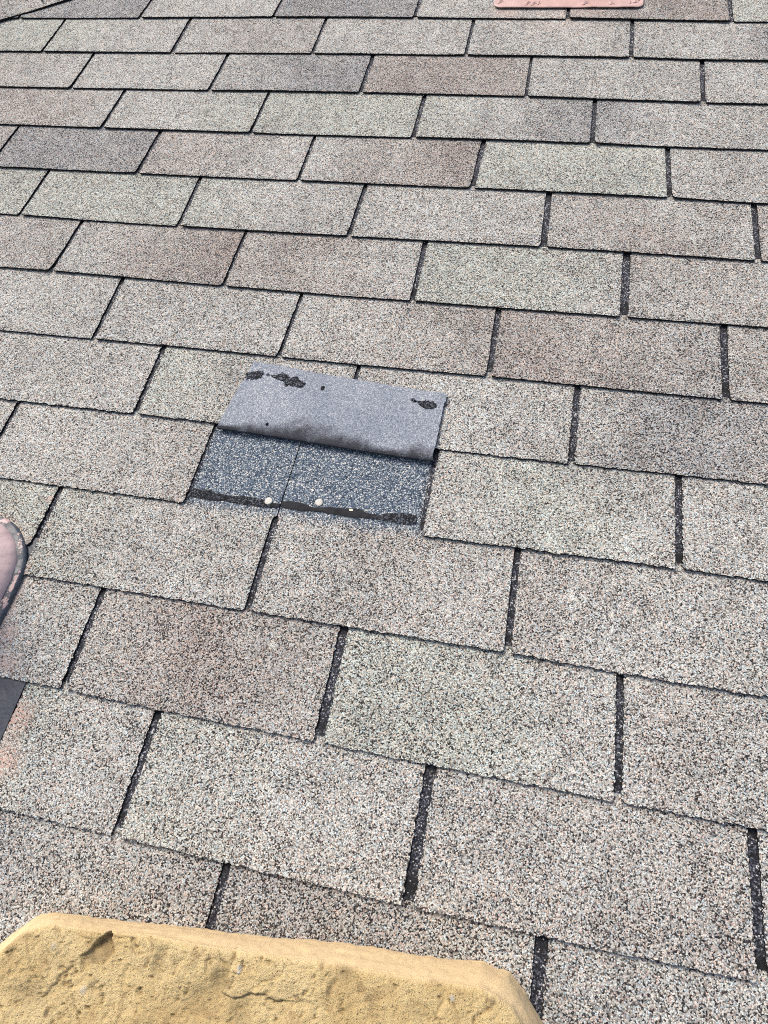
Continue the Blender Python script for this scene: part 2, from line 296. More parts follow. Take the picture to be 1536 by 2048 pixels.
def tab_mesh(r, j, nu, nt, hero=True):
    """one shingle tab: granule face with ragged cut edges, bitumen sides"""
    wl, wr = slot_w(r, j) / 2, slot_w(r, j + 1) / 2
    ul0, ul1 = slot_u(r, j, 0) + wl, slot_u(r, j, 1) + wl
    ur0, ur1 = slot_u(r, j + 1, 0) - wr, slot_u(r, j + 1, 1) - wr
    if (r, j) == (12, -3): ul0, ul1 = .7005, .7015
    ext = None
    if r == 10 and j in (-2, -1): ext = 1
    s = np.linspace(0, 1, nu + 1)
    vt = -r * E + .014; seed = r * 13 + j * 7
    V = []; 
    tl = np.linspace(0, 1, nt + 1) ** .8
    if ext: tl = np.concatenate([[-1.0, -.9, -.75, -.5, -.25, -.1], tl])
    lift = random.uniform(-.0004, .0008); cl, cr_ = [max(0, random.gauss(0, .0009)) for _ in range(2)]
    grid = np.zeros((len(tl), nu + 1, 3)); tone = np.zeros((len(tl), nu + 1, 4)); extra = np.zeros_like(tone); tone[..., 3] = 1; extra[..., 3] = 1
    for a, t in enumerate(tl):
        tt = max(t, 0)
        ul = ul0 + (ul1 - ul0) * tt; ur = ur0 + (ur1 - ur0) * tt
        if ext and t < .085:                      # above the slot the strips butt with a hairline seam
            sm = .9362 + .002 * (-min(t, 0))
            if j == -2: ur = sm - .0007
            else: ul = sm + .0007
        u = ul + (ur - ul) * s
        vb = -(r + 1) * E + edge_dv(r, u)
        if (r, j) == (10, -3): vb = vb + sstep(.60, .606, u) * (.0395)
        top = np.full_like(u, vt)
        if ext:
            inh = (u > HOLE_U[0]) & (u < HOLE_U[1]); 
            if t < 0: v = np.where(inh, vt + (-t) * (-9 * E + .012 - vt), vt + .0004 * (-t))
            else: v = top + (vb - top) * t
        else: v = top + (vb - top) * t
        frac = (v + r * E) / (vb + r * E)
        z = -.0002 + (ZT + .0002) * np.clip(frac, 0, 1.2)
        z = np.where(frac < 0, -.0002 - .0030 * np.clip((v + r * E) / .127, 0, 1), z)
        z = z + lift * np.clip(frac, 0, 1) ** 2 + .0006 * fbm(u, v, 9, 3, seed) * np.clip(frac, 0, 1)
        z = z + .0007 * np.clip(frac, 0, 1) ** 8 * np.clip(fbm(u, v * 0, 6, 2, seed + 1) * 2, 0, 1)
        z = z + np.clip(frac, 0, 1) ** 5 * (cl * np.exp(-s / .10) + cr_ * np.exp(-(1 - s) / .10))
        grid[a, :, 0] = u; grid[a, :, 1] = v; grid[a, :, 2] = z
        # tone
        code = TONES.get((r, j))
        if code is None:
            rs = random.Random(r * 91 + j); code = ''.join(rs.choice('nnngpbd') for _ in range(3))
        xs = [0, .5, 1]; prev = TONES.get((r, j - 1)); 
        for c in range(3):
            tone[a, :, c] = np.interp(s + .30 * fbm(u, v, 12, 3, 1), xs, [TC[k][c] for k in code])
        # wear near the cut edges
        ed = np.minimum(np.minimum((u - ul), (ur - u)), np.abs(v - vb) * 1.0)
        if ext and t < .085: ed = np.minimum(np.where(np.abs(u - ul) < .003, 1, u - ul), np.abs(v - vb)) * 0 + 1
        extra[a, :, 2] = np.clip(1 - ed / .0032, 0, 1) * .9
        for (pu, pv, pr, pa) in PINK:
            dd = np.hypot(u - pu, v - pv) / pr; extra[a, :, 1] = np.maximum(extra[a, :, 1], np.clip(pa * (1.1 - dd), 0, 1))
        rim = np.maximum(np.abs(u - .553), 0); dr = np.hypot(u - .553, np.where(v > -1.41, v + 1.41, np.where(v < -1.45, v + 1.45, 0)))
        extra[a, :, 1] = np.maximum(extra[a, :, 1], np.clip(1.0 - (dr - .084) / .012, 0, 1) * .6)
        if ext:
            inh = sstep(HOLE_U[0], HOLE_U[0] + .004, u) * (1 - sstep(HOLE_U[1] - .004, HOLE_U[1], u))
            extra[a, :, 0] = sstep(-1.276, -1.256, v + .006 * fbm(u, v, 40, 3, 2)) * inh
            dk = sstep(.806, .812, u) * 1.0
            near = np.clip(1 - np.minimum(np.abs(u - .812), np.abs(u - 1.118)) / .010, 0, 1) * (v > -1.27)
            tone[a, :, 2] = np.maximum(tone[a, :, 2], near); extra[a, :, 2] = np.maximum(extra[a, :, 2], near * .8)
    # ragged cuts
    jit = (.00055 if r >= 8 else .0003) if hero else 0
    rg = np.random.default_rng(seed + 500)
    jj = rg.normal(0, jit, nu + 1); jj[1:-1] = (jj[:-2] + jj[1:-1] * 2 + jj[2:]) / 2.4
    grid[-1, :, 1] += jj
    if ext is None:
        grid[:, 0, 0] += rg.normal(0, jit, len(tl)); grid[:, -1, 0] += rg.normal(0, jit, len(tl))
    if hero:                                      # worn corners
        for c, sg in ((0, 1), (-1, -1)):
            rr = random.uniform(.0, .0022)
            grid[-1, c, 0] += sg * rr * .6; grid[-1, c, 1] += rr
    a, b = len(tl), nu + 1
    verts = grid.reshape(-1, 3); faces = []; mi = []
    for y in range(a - 1):
        for x in range(b - 1):
            i = y * b + x; faces.append((i, i + b, i + b + 1, i + 1)); mi.append(0)
    # sides: left, bottom, right, sheared slightly under the face
    loop = [y * b for y in range(a)] + [(a - 1) * b + x for x in range(1, b)] + [y * b + b - 1 for y in range(a - 2, -1, -1)]
    base = len(verts); cen = verts.mean(0)
    low = verts[loop].copy(); low[:, 2] -= TH; 
    verts = np.concatenate([verts, low])
    for k in range(len(loop) - 1):
        faces.append((loop[k], base + k, base + k + 1, loop[k + 1])); mi.append(1)
    tl_ = tone.reshape(-1, 4); ex_ = extra.reshape(-1, 4)
    return verts, faces, mi, np.concatenate([tl_, tl_[loop]]), np.concatenate([ex_, ex_[loop]])

def floor_mesh(r, spans):
    """the dark strip that shows at the bottom of the slots"""
    verts = []; faces = []; ex = []
    for (u0, u1) in spans:
        nu = max(2, int((u1 - u0) / .006)); us = np.linspace(u0, u1, nu + 1); ts = np.linspace(0, 1, 15); b0 = len(verts)
        end = .0075 + .004 * fbm(us, us * 0 + r, 5, 2, 3) * 2
        for t in ts:
            vt = -r * E + .012; vb = -(r + 1) * E + edge_dv(r, us) + end
            v = vt + (vb - vt) * t; frac = (v + r * E) / -E
            z = -.0002 + (ZT + .0002) * frac - TH - .0001
            if r == 9: z = z
            for u, vv, zz in zip(us, v, z):
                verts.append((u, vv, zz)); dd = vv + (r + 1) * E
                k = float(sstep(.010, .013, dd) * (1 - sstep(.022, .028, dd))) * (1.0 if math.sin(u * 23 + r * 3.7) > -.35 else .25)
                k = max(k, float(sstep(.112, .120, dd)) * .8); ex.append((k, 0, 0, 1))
        n1 = nu + 1
        for y in range(len(ts) - 1):
            for x in range(nu):
                i = b0 + y * n1 + x; faces.append((i, i + n1, i + n1 + 1, i + 1))
    return verts, faces, ex

roof = thing('shingled_roof', 'weathered beige and grey three-tab asphalt shingle roof filling the whole view', 'roof', 0, 0); roof['kind'] = 'thing'
field = []      # tabs outside the frame, merged
for r in range(-5, 19):
    course = None
    if 0 <= r <= 13:
        spans = [(-.45, .6 if r in (10, 11) else 2.0)]
        spans = [(-.45, 2.0)]
        if r == 9: spans = [(-.45, HOLE_U[0] + .006), (HOLE_U[1] - .006, 2.0)]
        fv, ff, fe = floor_mesh(r, spans)
        course = mesh_obj('shingle_course', fv, ff, M_FLOOR, roof, {'extra': fe})
    vm_ = -(r + .5) * E
    for j in range(-9, 8):
        u0 = slot_u(r, j, 1); u1 = slot_u(r, j + 1, 0)
        if u1 < -.6 or u0 > 2.1: continue
        if r == 9 and j == -1: continue
        if r == 12 and j < -3: continue
        v0 = -r * E; v1 = -(r + 1) * E
        vis = 0 <= r <= 13 and u1 > VIS_L(v0) - .0 and u0 < VIS_R(v0)
        if vis:
            near = r >= 5
            tv, tf, mi, to, ex = tab_mesh(r, j, 120 if r < 8 else 150, 16 if r < 8 else 44)
            mesh_obj('shingle_tab', tv, tf, [M_GRAN, M_EDGE], course, {'tone': to, 'extra': ex}, midx=mi)
        else:
            tv, tf, mi, to, ex = tab_mesh(r, j, 8, 4, False); field.append((tv, tf, mi, to, ex))
fv = []; ff = []; fm = []; ft = []; fx = []
for tv, tf, mi, to, ex in field:
    b = len(fv); fv.extend(tv); ff.extend([tuple(i + b for i in f) for f in tf]); fm.extend(mi); ft.append(to); fx.append(ex)
o = mesh_obj('surrounding_shingles', fv, ff, [M_GRAN, M_EDGE], roof, {'tone': np.concatenate(ft), 'extra': np.concatenate(fx)}, midx=fm); o['kind'] = 'stuff'
# decking under everything
def box(u0, u1, v0, v1, z0, z1):
    v = [(x, y, z) for z in (z0, z1) for y in (v0, v1) for x in (u0, u1)]
    return v, [(0, 2, 3, 1), (4, 5, 7, 6), (0, 1, 5, 4), (2, 6, 7, 3), (0, 4, 6, 2), (1, 3, 7, 5)]
bv, bf = box(-.6, 2.1, -19 * E, 5 * E, -.022, -.0045); mesh_obj('roof_decking', bv, bf, M_WOOD, roof)

# neighbouring slope meeting the roof at the top left
def adjoining():
    A = np.array([-.20, -.222]); pts = [(-.30, -.262), (-.15, -.200), (-.04, -.139), (.020, -.1035), (.087, -.0560), (.16, -.002), (.30, .11), (.42, .21)]
    nd = 14; verts = []; faces = []; ex = []; to = []
    px = np.interp(np.linspace(0, 1, 90), np.linspace(0, 1, len(pts)), [a for a, b in pts]); py = np.interp(np.linspace(0, 1, 90), np.linspace(0, 1, len(pts)), [b for a, b in pts])
    for k in range(nd):
        dd = .5 * (k / (nd - 1)) ** 1.6
        for x, y in zip(px, py):
            verts.append((x - dd * .5, y + dd * .84, .0062 + dd * .12 if k else .0062)); ex.append((0, 0, 1 if k == 0 else 0, 1)); to.append((.42, 0, 0, 1))
    n = 90; mi = []
    for y in range(nd - 1):
        for x in range(n - 1):
            i = y * n + x; faces.append((i, i + 1, i + n + 1, i + n)); mi.append(0)
    b = len(verts)
    for x, y in zip(px, py): verts.append((x, y, .0028)); ex.append((0, 0, 1, 1)); to.append((0, 0, 0, 1))
    for x in range(n - 1): faces.append((x, b + x, b + x + 1, x + 1)); mi.append(1)
    o = mesh_obj('adjoining_slope', verts, faces, [M_GRAN, M_EDGE], roof, {'tone': to, 'extra': ex}, midx=mi)
    o['label'] = 'edge of neighbouring beige roof slope lapping over the shingles'
    s = [(.0268, -.0514), (.0330, -.0600), (.0409, -.0729)]
    verts = []; faces = []
    for (x, y) in s:
        z = .0075 + .12 * max(0, ((x - .05) * -.55 + (y + .08) * .84)) 
        verts += [(x - .0022, y, z + .003), (x + .0022, y, z + .003)]
    faces = [(0, 1, 3, 2), (2, 3, 5, 4)]
    mesh_obj('shingle_slot', verts, faces, M_EDGE, o)
adjoining()

# ------------------------------------------------------------ sealant strip of the uncovered course
def ribbon(name, top, bot, z, mat, parent, speck, smoothc, th=.0007, seed=0):
    n = 160; u0 = max(top[0][0], bot[0][0]); u1 = min(top[-1][0], bot[-1][0]); us = np.linspace(u0, u1, n)
    a = np.interp(us, [p[0] for p in top], [p[1] for p in top]) + .0011 * fbm(us, us * 0, 90, 3, seed); b = np.interp(us, [p[0] for p in bot], [p[1] for p in bot]) + .0009 * fbm(us, us * 0, 110, 3, seed + 1)
    verts = []; faces = []; ex = []; m_ = 7
    for i in range(m_):
        t = i / (m_ - 1); v = a + (b - a) * t; zz = z + th * (math.sin(math.pi * min(max(t, 0.0), 1)) ** .4 if 0 < t < 1 else 0) + .0005 * fbm(us, v, 120, 3, seed)* (1 if 0 < t < 1 else 0)
        for x, y, q in zip(us, v, np.broadcast_to(zz, us.shape)):
            verts.append((x, y, float(q))); ex.append((float(np.interp(x, *speck)), float(np.interp(x, *smoothc)), 0, 1))
    for y in range(m_ - 1):
        for x in range(n - 1):
            i = y * n + x; faces.append((i, i + n, i + n + 1, i + 1))
    return mesh_obj(name, verts, faces, mat, parent, {'extra': ex}, smooth=True)
seal_t = [(.8105, -1.2455), (.820, -1.2440), (.838, -1.2435), (.846, -1.2468), (.862, -1.2472), (.880, -1.2462), (.900, -1.2452), (.913, -1.2475), (.925, -1.2490), (.9352, -1.2490)]
seal_b = [(.8105, -1.2560), (.825, -1.2577), (.845, -1.2585), (.860, -1.2560), (.885, -1.2580), (.905, -1.2585), (.920, -1.2570), (.9352, -1.2555)]
sealr_t = [(.9370, -1.2455), (.945, -1.2440), (.962, -1.2435), (.972, -1.2465), (.980, -1.2475), (1.000, -1.2450), (1.020, -1.2440), (1.040, -1.2420), (1.048, -1.2455), (1.056, -1.2468), (1.066, -1.2460), (1.076, -1.2425), (1.095, -1.2395), (1.112, -1.2405)]
sealr_b = [(.9370, -1.2530), (.950, -1.2555), (.964, -1.2560), (.975, -1.2540), (.990, -1.2532), (1.010, -1.2545), (1.035, -1.2550), (1.050, -1.2535), (1.066, -1.2528), (1.080, -1.2545), (1.098, -1.2550), (1.112, -1.2520)]
ribbon('sealant_strip', seal_t, seal_b, .0001, M_TAR, roof, ([.81, .85, .91, .925, .936], [.6, .3, .7, .2, 0]), ([.81, .92, .93, .94], [.0, 0, .5, .7]), seed=1)
ribbon('sealant_strip', sealr_t, sealr_b, .0001, M_TAR, roof, ([.93, 1.05, 1.07, 1.11], [0, .05, .6, .7]), ([.93, 1.05, 1.07], [1, .9, .1]), seed=2)

# ------------------------------------------------------------ the torn tab folded back upslope
def folded_tab():
    t = thing('folded_shingle_tab', 'loose lavender-grey shingle tab folded back upslope, its sanded underside and black tar showing', 'shingle tab', .97, -1.146, .003)
    L0, R0 = np.array([.8195, -1.1490]), np.array([1.1185, -1.1600]); L1, R1 = np.array([.8366, -1.0317]), np.array([1.1208, -1.0551])
    prof = [(-.03, -.0004), (.012, -.0008), (.004, .0004)]   # under course above, then the fold
    path = [(.0050, .0002), (.0005, .0006), (-.0022, .0020), (-.0028, .0038), (-.0022, .0055), (.0003, .0067), (.0050, .0074), (.012, .0078), (.022, .0078), (.034, .0076)]
    for k in range(1, 24): path.append((.034 + .083 * k / 23, .0076 - .0036 * k / 23))
    n = 180; verts = []; faces = []; ex = []; rows = len(path)
    rg = np.random.default_rng(3)
    ejit = np.cumsum(rg.normal(0, .00025, n)); ejit -= np.linspace(0, ejit[-1], n)
    for a, (dv, z) in enumerate(path):
        g = (dv) / .117; gc = max(g, 0)
        for k in range(n):
            s_ = k / (n - 1)
            P0 = L0 + (R0 - L0) * s_; P1 = L1 + (R1 - L1) * s_
            q = P0 + (P1 - P0) * g
            q = q + np.array([0, .0011 * math.sin(s_ * 5 + .6) * (1 - gc)])
            if a == rows - 1: q = q + np.array([0, rg.normal(0, .0004)])
            if k in (0, n - 1): q = q + np.array([rg.normal(0, .0004), 0])
            if k == n - 1 and gc > .86: q = q + np.array([.0012, 0])
            zz = z + (.0008 * math.sin(s_ * 6.1 + 1) + .0006 * math.sin(s_ * 13)) * gc + .0008 * gc ** 3 * (s_ > .9)
            if s_ > .72 and gc < .25 : zz += .0015 * (s_ - .72) / .28 * (1 - gc / .25)
            verts.append([q[0], q[1], zz])
            wband = .10 + .24 * math.exp(-((s_ - .46) / .16) ** 2) + .09 * math.exp(-((s_ - .93) / .10) ** 2) + .07 * math.exp(-((s_ - .25) / .10) ** 2) + .05 * math.sin(s_ * 21)
            if s_ < .14: wband *= max(.0, (s_ - .04) / .10)
            d_ = max(0., 1 - gc / max(wband, .02)) if g > -.02 else 1
            ex.append((min(1, d_ * 1.05), 0, 0, 1))
    for y in range(rows - 1):
        for x in range(n - 1):
            i = y * n + x; faces.append((i, i + 1, i + n + 1, i + n))
    verts = np.array(verts); b = len(verts); low = verts.copy(); low[:, 2] -= .0024
    # lower skin only beyond the fold; side walls all round the free edges
    st = 8; keep = [i for i in range(st * n, rows * n)]; idx = {i: b + q for q, i in enumerate(keep)}
    verts = np.concatenate([verts, low[keep]]); ex += [(1, 0, 0, 1)] * len(keep); mi = [0] * len(faces)
    for y in range(st, rows - 1):
        for x in range(n - 1):
            i = y * n + x; faces.append((idx[i], idx[i + n], idx[i + n + 1], idx[i + 1])); mi.append(1)
        for x, fl in ((0, 0), (n - 1, 1)):
            i = y * n + x; f = (i, i + n, idx[i + n], idx[i]); faces.append(f if not fl else f[::-1]); mi.append(1)
    for x in range(n - 1):
        i = (rows - 1) * n + x; faces.append((i, i + 1, idx[i + 1], idx[i])); mi.append(1)
    verts = verts - np.array([.97, -1.146, .003])
    body = mesh_obj('tab_sheet', verts, faces, [M_UNDER, M_EDGE], t, {'extra': ex}, midx=mi)
    def zt(u, v):   # height of the sheet's face
        return .0078 - .0038 * max(0, min(1, (v + 1.115) / .075)) - .003 + .0004
    def patch(name, pts, seed, speck=.5, h=.0012):
        pts = np.array(pts); cen = pts.mean(0); rings = 6; m_ = 72; ang = np.linspace(0, 2 * np.pi, m_, endpoint=False)
        pa = np.arctan2(pts[:, 1] - cen[1], pts[:, 0] - cen[0]); o_ = np.argsort(pa); pa = pa[o_]; pr = np.hypot(*(pts[o_] - cen).T)
        rad = np.interp(ang, np.concatenate([pa - 2 * np.pi, pa, pa + 2 * np.pi]), np.concatenate([pr] * 3))
        rad = rad * (1 + .42 * fbm(np.cos(ang) * 2 + seed, np.sin(ang) * 2, 2.2, 3, seed))
        vs = []; fs = []; exx = []
        for k in range(rings + 1):
            q = k / rings
            for c_ in range(m_):
                x = cen[0] + math.cos(ang[c_]) * rad[c_] * q; y = cen[1] + math.sin(ang[c_]) * rad[c_] * q
                z = zt(x, y) + (h * (1 - q ** 3) * (.7 + 1.2 * float(fbm(np.array([x]), np.array([y]), 260, 3, seed)[0])) if k < rings else -.0008)
                z += (.0008 * math.sin((x - .8366) / .29 * 6.1 + 1) + .0006 * math.sin((x - .8366) / .29 * 13)) * .85
                vs.append((x - .97, y + 1.146, z)); exx.append((speck, 0, 0, 1))
        for k in range(rings):
            for c_ in range(m_):
                d_ = (c_ + 1) % m_; fs.append((k * m_ + c_, (k + 1) * m_ + c_, (k + 1) * m_ + d_, k * m_ + d_))
        mesh_obj(name, vs, fs, M_TAR, t, {'extra': exx})
    patch('tar_patch', [(.8321, -1.0621), (.8346, -1.0528), (.8482, -1.0476), (.8584, -1.0491), (.858, -1.0581), (.8458, -1.065)], 1, .9)
    patch('tar_patch', [(.8615, -1.0530), (.8660, -1.0515), (.8680, -1.0545), (.8640, -1.0560)], 6, .9)
    patch('tar_patch', [(.8691, -1.0545), (.8768, -1.0520), (.8982, -1.0545), (.9136, -1.0565), (.9244, -1.0626), (.9224, -1.0668), (.9089, -1.0688), (.8924, -1.0625), (.8768, -1.0590)], 2, .8)
    patch('tar_patch', [(.9463, -1.066), (.9488, -1.0613), (.9507, -1.0663), (.9487, -1.0701)], 3, .2)
    patch('tar_patch', [(1.0825, -1.0714), (1.0915, -1.0719), (1.1007, -1.0699), (1.1118, -1.076), (1.1106, -1.0811), (1.1002, -1.0833), (1.0902, -1.0804)], 4, .5)
    patch('tar_patch', [(1.0735, -1.0690), (1.0800, -1.0700), (1.0830, -1.0722), (1.0770, -1.0722)], 7, .8)
    patch('tar_patch', [(.8860, -1.1372), (.8895, -1.1362), (.8890, -1.1392), (.8870, -1.1390)], 5, .3, .0006)
folded_tab()

# ------------------------------------------------------------ nails, chip
def nail(u, v, z, label, r=.0052, tilt=.08):
    t = thing('roofing_nail', label, 'nail', u, v, z, group='nail heads in the uncovered strip')
    vs = []; fs = []; m_ = 40; rings = [(0, .0012), (.5, .00115), (.82, .0010), (.96, .0007), (1.0, .0003), (1.0, -.0005)]
    for q, z_ in rings:
        for k in range(m_):
            a = 2 * math.pi * k / m_; rr = r * q * (1 + .03 * math.sin(a * 3 + u * 50)); vs.append((rr * math.cos(a), rr * math.sin(a), z_ + tilt * rr * math.cos(a) * .5 + .0004))
    for y in range(len(rings) - 1):
        for k in range(m_):
            d_ = (k + 1) % m_; fs.append((y * m_ + k, (y + 1) * m_ + k, (y + 1) * m_ + d_, y * m_ + d_))
    mesh_obj('nail_head', vs, fs, M_NAIL, t, smooth=True)
    vs = [(.0016 * math.cos(k * math.pi / 6), .0016 * math.sin(k * math.pi / 6), z_) for z_ in (.0, -.02) for k in range(12)]
    mesh_obj('nail_shank', vs, [(k, k + 12, (k + 1) % 12 + 12, (k + 1) % 12) for k in range(12)], M_NAIL, t)
nail(.9195, -1.2480, .0000, 'pale round nail head just left of the thin seam, in the tar strip', .0052, .10)
nail(.9851, -1.2405, -.0003, 'pale round nail head right of the thin seam, above the tar strip', .0051, -.08)
chip = thing('bone_white_chip', 'tiny cream chip stuck on the smooth part of the tar strip', 'chip', 1.0285, -1.2455, .0008)
vs, fs = box(-.0024, .0024, -.0011, .0012, -.0002, .0007); vs[1] = (.0019, -.0009, -.0002); vs[7] = (.0021, .0013, .0006); vs[4] = (-.002, -.0012, .0006)
mesh_obj('chip_flake', vs, fs, M_CHIP, chip)
def loose_grit():
    rg = np.random.default_rng(11); vs = []; fs = []
    def stone(u, v, z, r):
        b_ = len(vs); a0 = rg.uniform(0, 6.28)
        for k in range(5):
            a = a0 + k * 1.2566 + rg.uniform(-.3, .3); vs.append((u + r * math.cos(a), v + r * math.sin(a) * rg.uniform(.7, 1), z))
        vs.append((u + rg.uniform(-.3, .3) * r, v + rg.uniform(-.3, .3) * r, z + r * rg.uniform(.7, 1.1)))
        for k in range(5): fs.append((b_ + k, b_ + (k + 1) % 5, b_ + 5))
    for r in range(0, 14):
        for j in range(-3, 6):
            if r == 9 and j in (-1, 0): continue
            w_ = slot_w(r, j)
            for _ in range(rg.integers(10, 34)):
                t = rg.random() ** .8; u = slot_u(r, j, 0) * (1 - t) + slot_u(r, j, 1) * t + rg.uniform(-.5, .5) * w_
                frac = .04 + .93 * t; v = -(r + frac) * E
                stone(u, v, -.0002 + (ZT + .0002) * frac - TH - .0001, rg.uniform(.0005, .0010))
        for _ in range(150):                       # washed against the butt of each course
            u = rg.uniform(-.1, 1.6); us = np.array([u]); v = -(r + 1) * E + float(edge_dv(r, us)[0]) - abs(rg.normal(0, .0014)) - .0004
            if r in (8, 9) and .80 < u < 1.13: continue
            stone(u, v, .0001, rg.uniform(.0005, .0010))
    n_ = len(vs); t_ = np.tile([0, 0, 0, 1.0], (n_, 1))
    o = mesh_obj('loose_granules', vs, fs, M_GRAN, None, {'tone': t_, 'extra': t_}); o.matrix_world = RX; o['kind'] = 'stuff'
    o['label'] = 'loose mineral granules washed into slots and against shingle edges'; o['category'] = 'grit'
loose_grit()

# ------------------------------------------------------------ plumbing boot at the left edge
def stad(rr, m_=96, c=(.553, -1.407), L=.050):
    out = []
    for k in range(m_):
        a = 2 * math.pi * k / m_; x = c[0] + rr * math.cos(a); y = c[1] + rr * math.sin(a)
        if math.sin(a) < 0: y -= L
        out.append((x, y))
    return out
def boot():
    t = thing('pipe_flashing', 'rounded plumbing pipe boot in peeling rose paint at the left edge of the shingles', 'pipe flashing', .553, -1.43, .002)
    def loft(name, prof, mat, shrinkL, e0):
        vs = []; fs = []; ex = []; m_ = 128
        for i, (rr, z) in enumerate(prof):
            for k, (x, y) in enumerate(stad(rr, m_, L=.050 * min(1, rr / .085 if shrinkL else 1))):
                w_ = .0006 * math.sin(k * .7) + .0004 * math.sin(k * 1.9 + i)
                vs.append((x - .553, y + 1.43, z - .002 + w_ * (1 if i else 0))); ex.append((e0[i] + .35 * max(0, math.sin(k * .09 + 1.2)) * (i < 2), 0, 0, 1))
        for y in range(len(prof) - 1):
            for k in range(m_):
                d_ = (k + 1) % m_; fs.append((y * m_ + k, y * m_ + d_, (y + 1) * m_ + d_, (y + 1) * m_ + k))
        return mesh_obj(name, vs, fs, mat, t, {'extra': ex}, smooth=True)
    loft('collar_rim', [(.0850, .0020), (.0845, .0062), (.0820, .0074), (.0780, .0080), (.0745, .0084)], M_PEEL, False, [.02, -.05, -.02, .02, .10])
    loft('rubber_cone', [(.0752, .0080), (.0740, .0125), (.0690, .0170), (.062, .021), (.052, .028), (.046, .036), (.043, .048), (.0415, .056)], M_ROSE, True, [.1, 0, 0, 0, 0, 0, 0, 0])
    pv = []; m_ = 48
    for z in (.03, .20):
        for k in range(m_): a = 2 * math.pi * k / m_; pv.append((.0405 * math.cos(a), .0405 * math.sin(a) + .018, z))
    mesh_obj('vent_pipe', pv, [(k, (k + 1) % m_, (k + 1) % m_ + m_, k + m_) for k in range(m_)], M_ROSE, t, {'extra': [(0, 0, 0, 1)] * len(pv)}, smooth=True)
    def sheet(pts, z, e):
        n_ = len(pts); vs = [(x - .553, y + 1.43, z_ - .002) for (x, y), z_ in zip(pts, z)] + [(x - .553, y + 1.43, z_ - .003) for (x, y), z_ in zip(pts, z)]
        fs = [tuple(range(n_))] + [(k, k + n_, (k + 1) % n_ + n_, (k + 1) % n_) for k in range(n_)]
        mesh_obj('base_flange', vs, fs, M_LEAD, t, {'extra': [(q, 0, 0, 1) for q in e] * 2})
    sheet([(.56, -1.345), (.6385, -1.345), (.637, -1.392), (.634, -1.43), (.56, -1.43)], [.0006] * 5, [.6] * 5)
    sheet([(.40, -1.505), (.7003, -1.505), (.7008, -1.64), (.40, -1.64)], [.0012, .0012, .0030, .0030], [.5, .5, -.10, -.22])
boot()

# ------------------------------------------------------------ salmon-painted vent flange at the top
def vent():
    t = thing('roof_vent', 'salmon-painted metal roof vent with a rounded flat flange at the top of the roof', 'roof vent', 1.216, .02, .005)
    u0, u1, v0, v1 = 1.0712, 1.3605, -.0905, .235; rc = .014; pts = []
    for cx, cy, a0 in ((u1 - rc, v0 + rc, -90), (u1 - rc, v1 - rc, 0), (u0 + rc, v1 - rc, 90), (u0 + rc, v0 + rc, 180)):
        for k in range(9): a = math.radians(a0 + k * 90 / 8); pts.append((cx + rc * math.cos(a), cy + rc * math.sin(a)))
    # dense rings so the sheet can ripple
    cen = np.array([(u0 + u1) / 2, (v0 + v1) / 2]); P = np.array(pts); P = np.concatenate([P, P[:1]])
    dense = []
    for a, b in zip(P[:-1], P[1:]):
        n_ = max(1, int(np.hypot(*(b - a)) / .004))
        for k in range(n_): dense.append(a + (b - a) * k / n_)
    D_ = np.array(dense); m_ = len(D_); vs = []; fs = []; ex = []
    for q, dz in ((1.0, -.0010), (1.0, .0002), (.99, .0009), (.96, .0007), (.9, .0010), (.8, .0012), (.5, .0014), (.0, .0014)):
        R_ = cen + (D_ - cen) * q; rip = .0012 * fbm(R_[:, 0], R_[:, 1], 30, 3, 1)
        for (x, y), z in zip(R_, rip):
            base = .0012 + ZT * (1 - min(1, max(0, (y + .127) / .127))) + .0032
            vs.append((x - 1.216, y - .02, .0055 + dz + (z if dz > 0 else z) - .005 + .0012)); ex.append((.08 if q < .995 else .1, 0, 0, 1))
    for y in range(7):
        for k in range(m_): d_ = (k + 1) % m_; fs.append((y * m_ + k, y * m_ + d_, (y + 1) * m_ + d_, (y + 1) * m_ + k))
    mesh_obj('vent_flange', vs, fs, M_SALMON, t, {'extra': ex}, smooth=False)
    hv = []; hf = []; w_ = .085
    sect = [(-.005, .003), (-.005, .055), (.004, .075), (.03, .088), (.10, .092), (.17, .05), (.18, .003)]
    for x in (-w_, w_):
        for y, z in sect: hv.append((x, y, z))
    n_ = len(sect)
    for k in range(n_ - 1): hf.append((k, k + 1, k + 1 + n_, k + n_))
    hf += [tuple(range(n_ - 1, -1, -1)), tuple(range(n_, 2 * n_))]
    mesh_obj('vent_hood', hv, hf, M_SALMON, t, {'extra': [(0, 0, 0, 1)] * len(hv)})
    # paint curls lifting along the lower edge
    rg = random.Random(5)
    for cx, cy in ((1.083, -.074), (1.138, -.0805), (1.150, -.082), (1.160, -.0795), (1.250, -.080), (1.300, -.081), (1.345, -.074), (1.352, -.066), (1.335, -.079)):
        L = rg.uniform(.006, .016); a = rg.uniform(-.5, .6); vs = []; n_ = 8
        for k in range(n_):
            q = k / (n_ - 1) - .5; wv = .0022 * (1 - (2 * q) ** 2) + .0003
            x = cx + L * q * math.cos(a); y = cy + L * q * math.sin(a) + .002 * math.sin(q * 5)
            vs += [(x - 1.216, y - .02 - wv, .0035), (x - 1.216, y - .02 + wv, .0035 + .0022 * (1 - abs(2 * q)))]
        mesh_obj('paint_curl', vs, [(2 * k, 2 * k + 2, 2 * k + 3, 2 * k + 1) for k in range(n_ - 1)], M_SALMON, t, {'extra': [(0, 0, 0, 1)] * len(vs)})
vent()

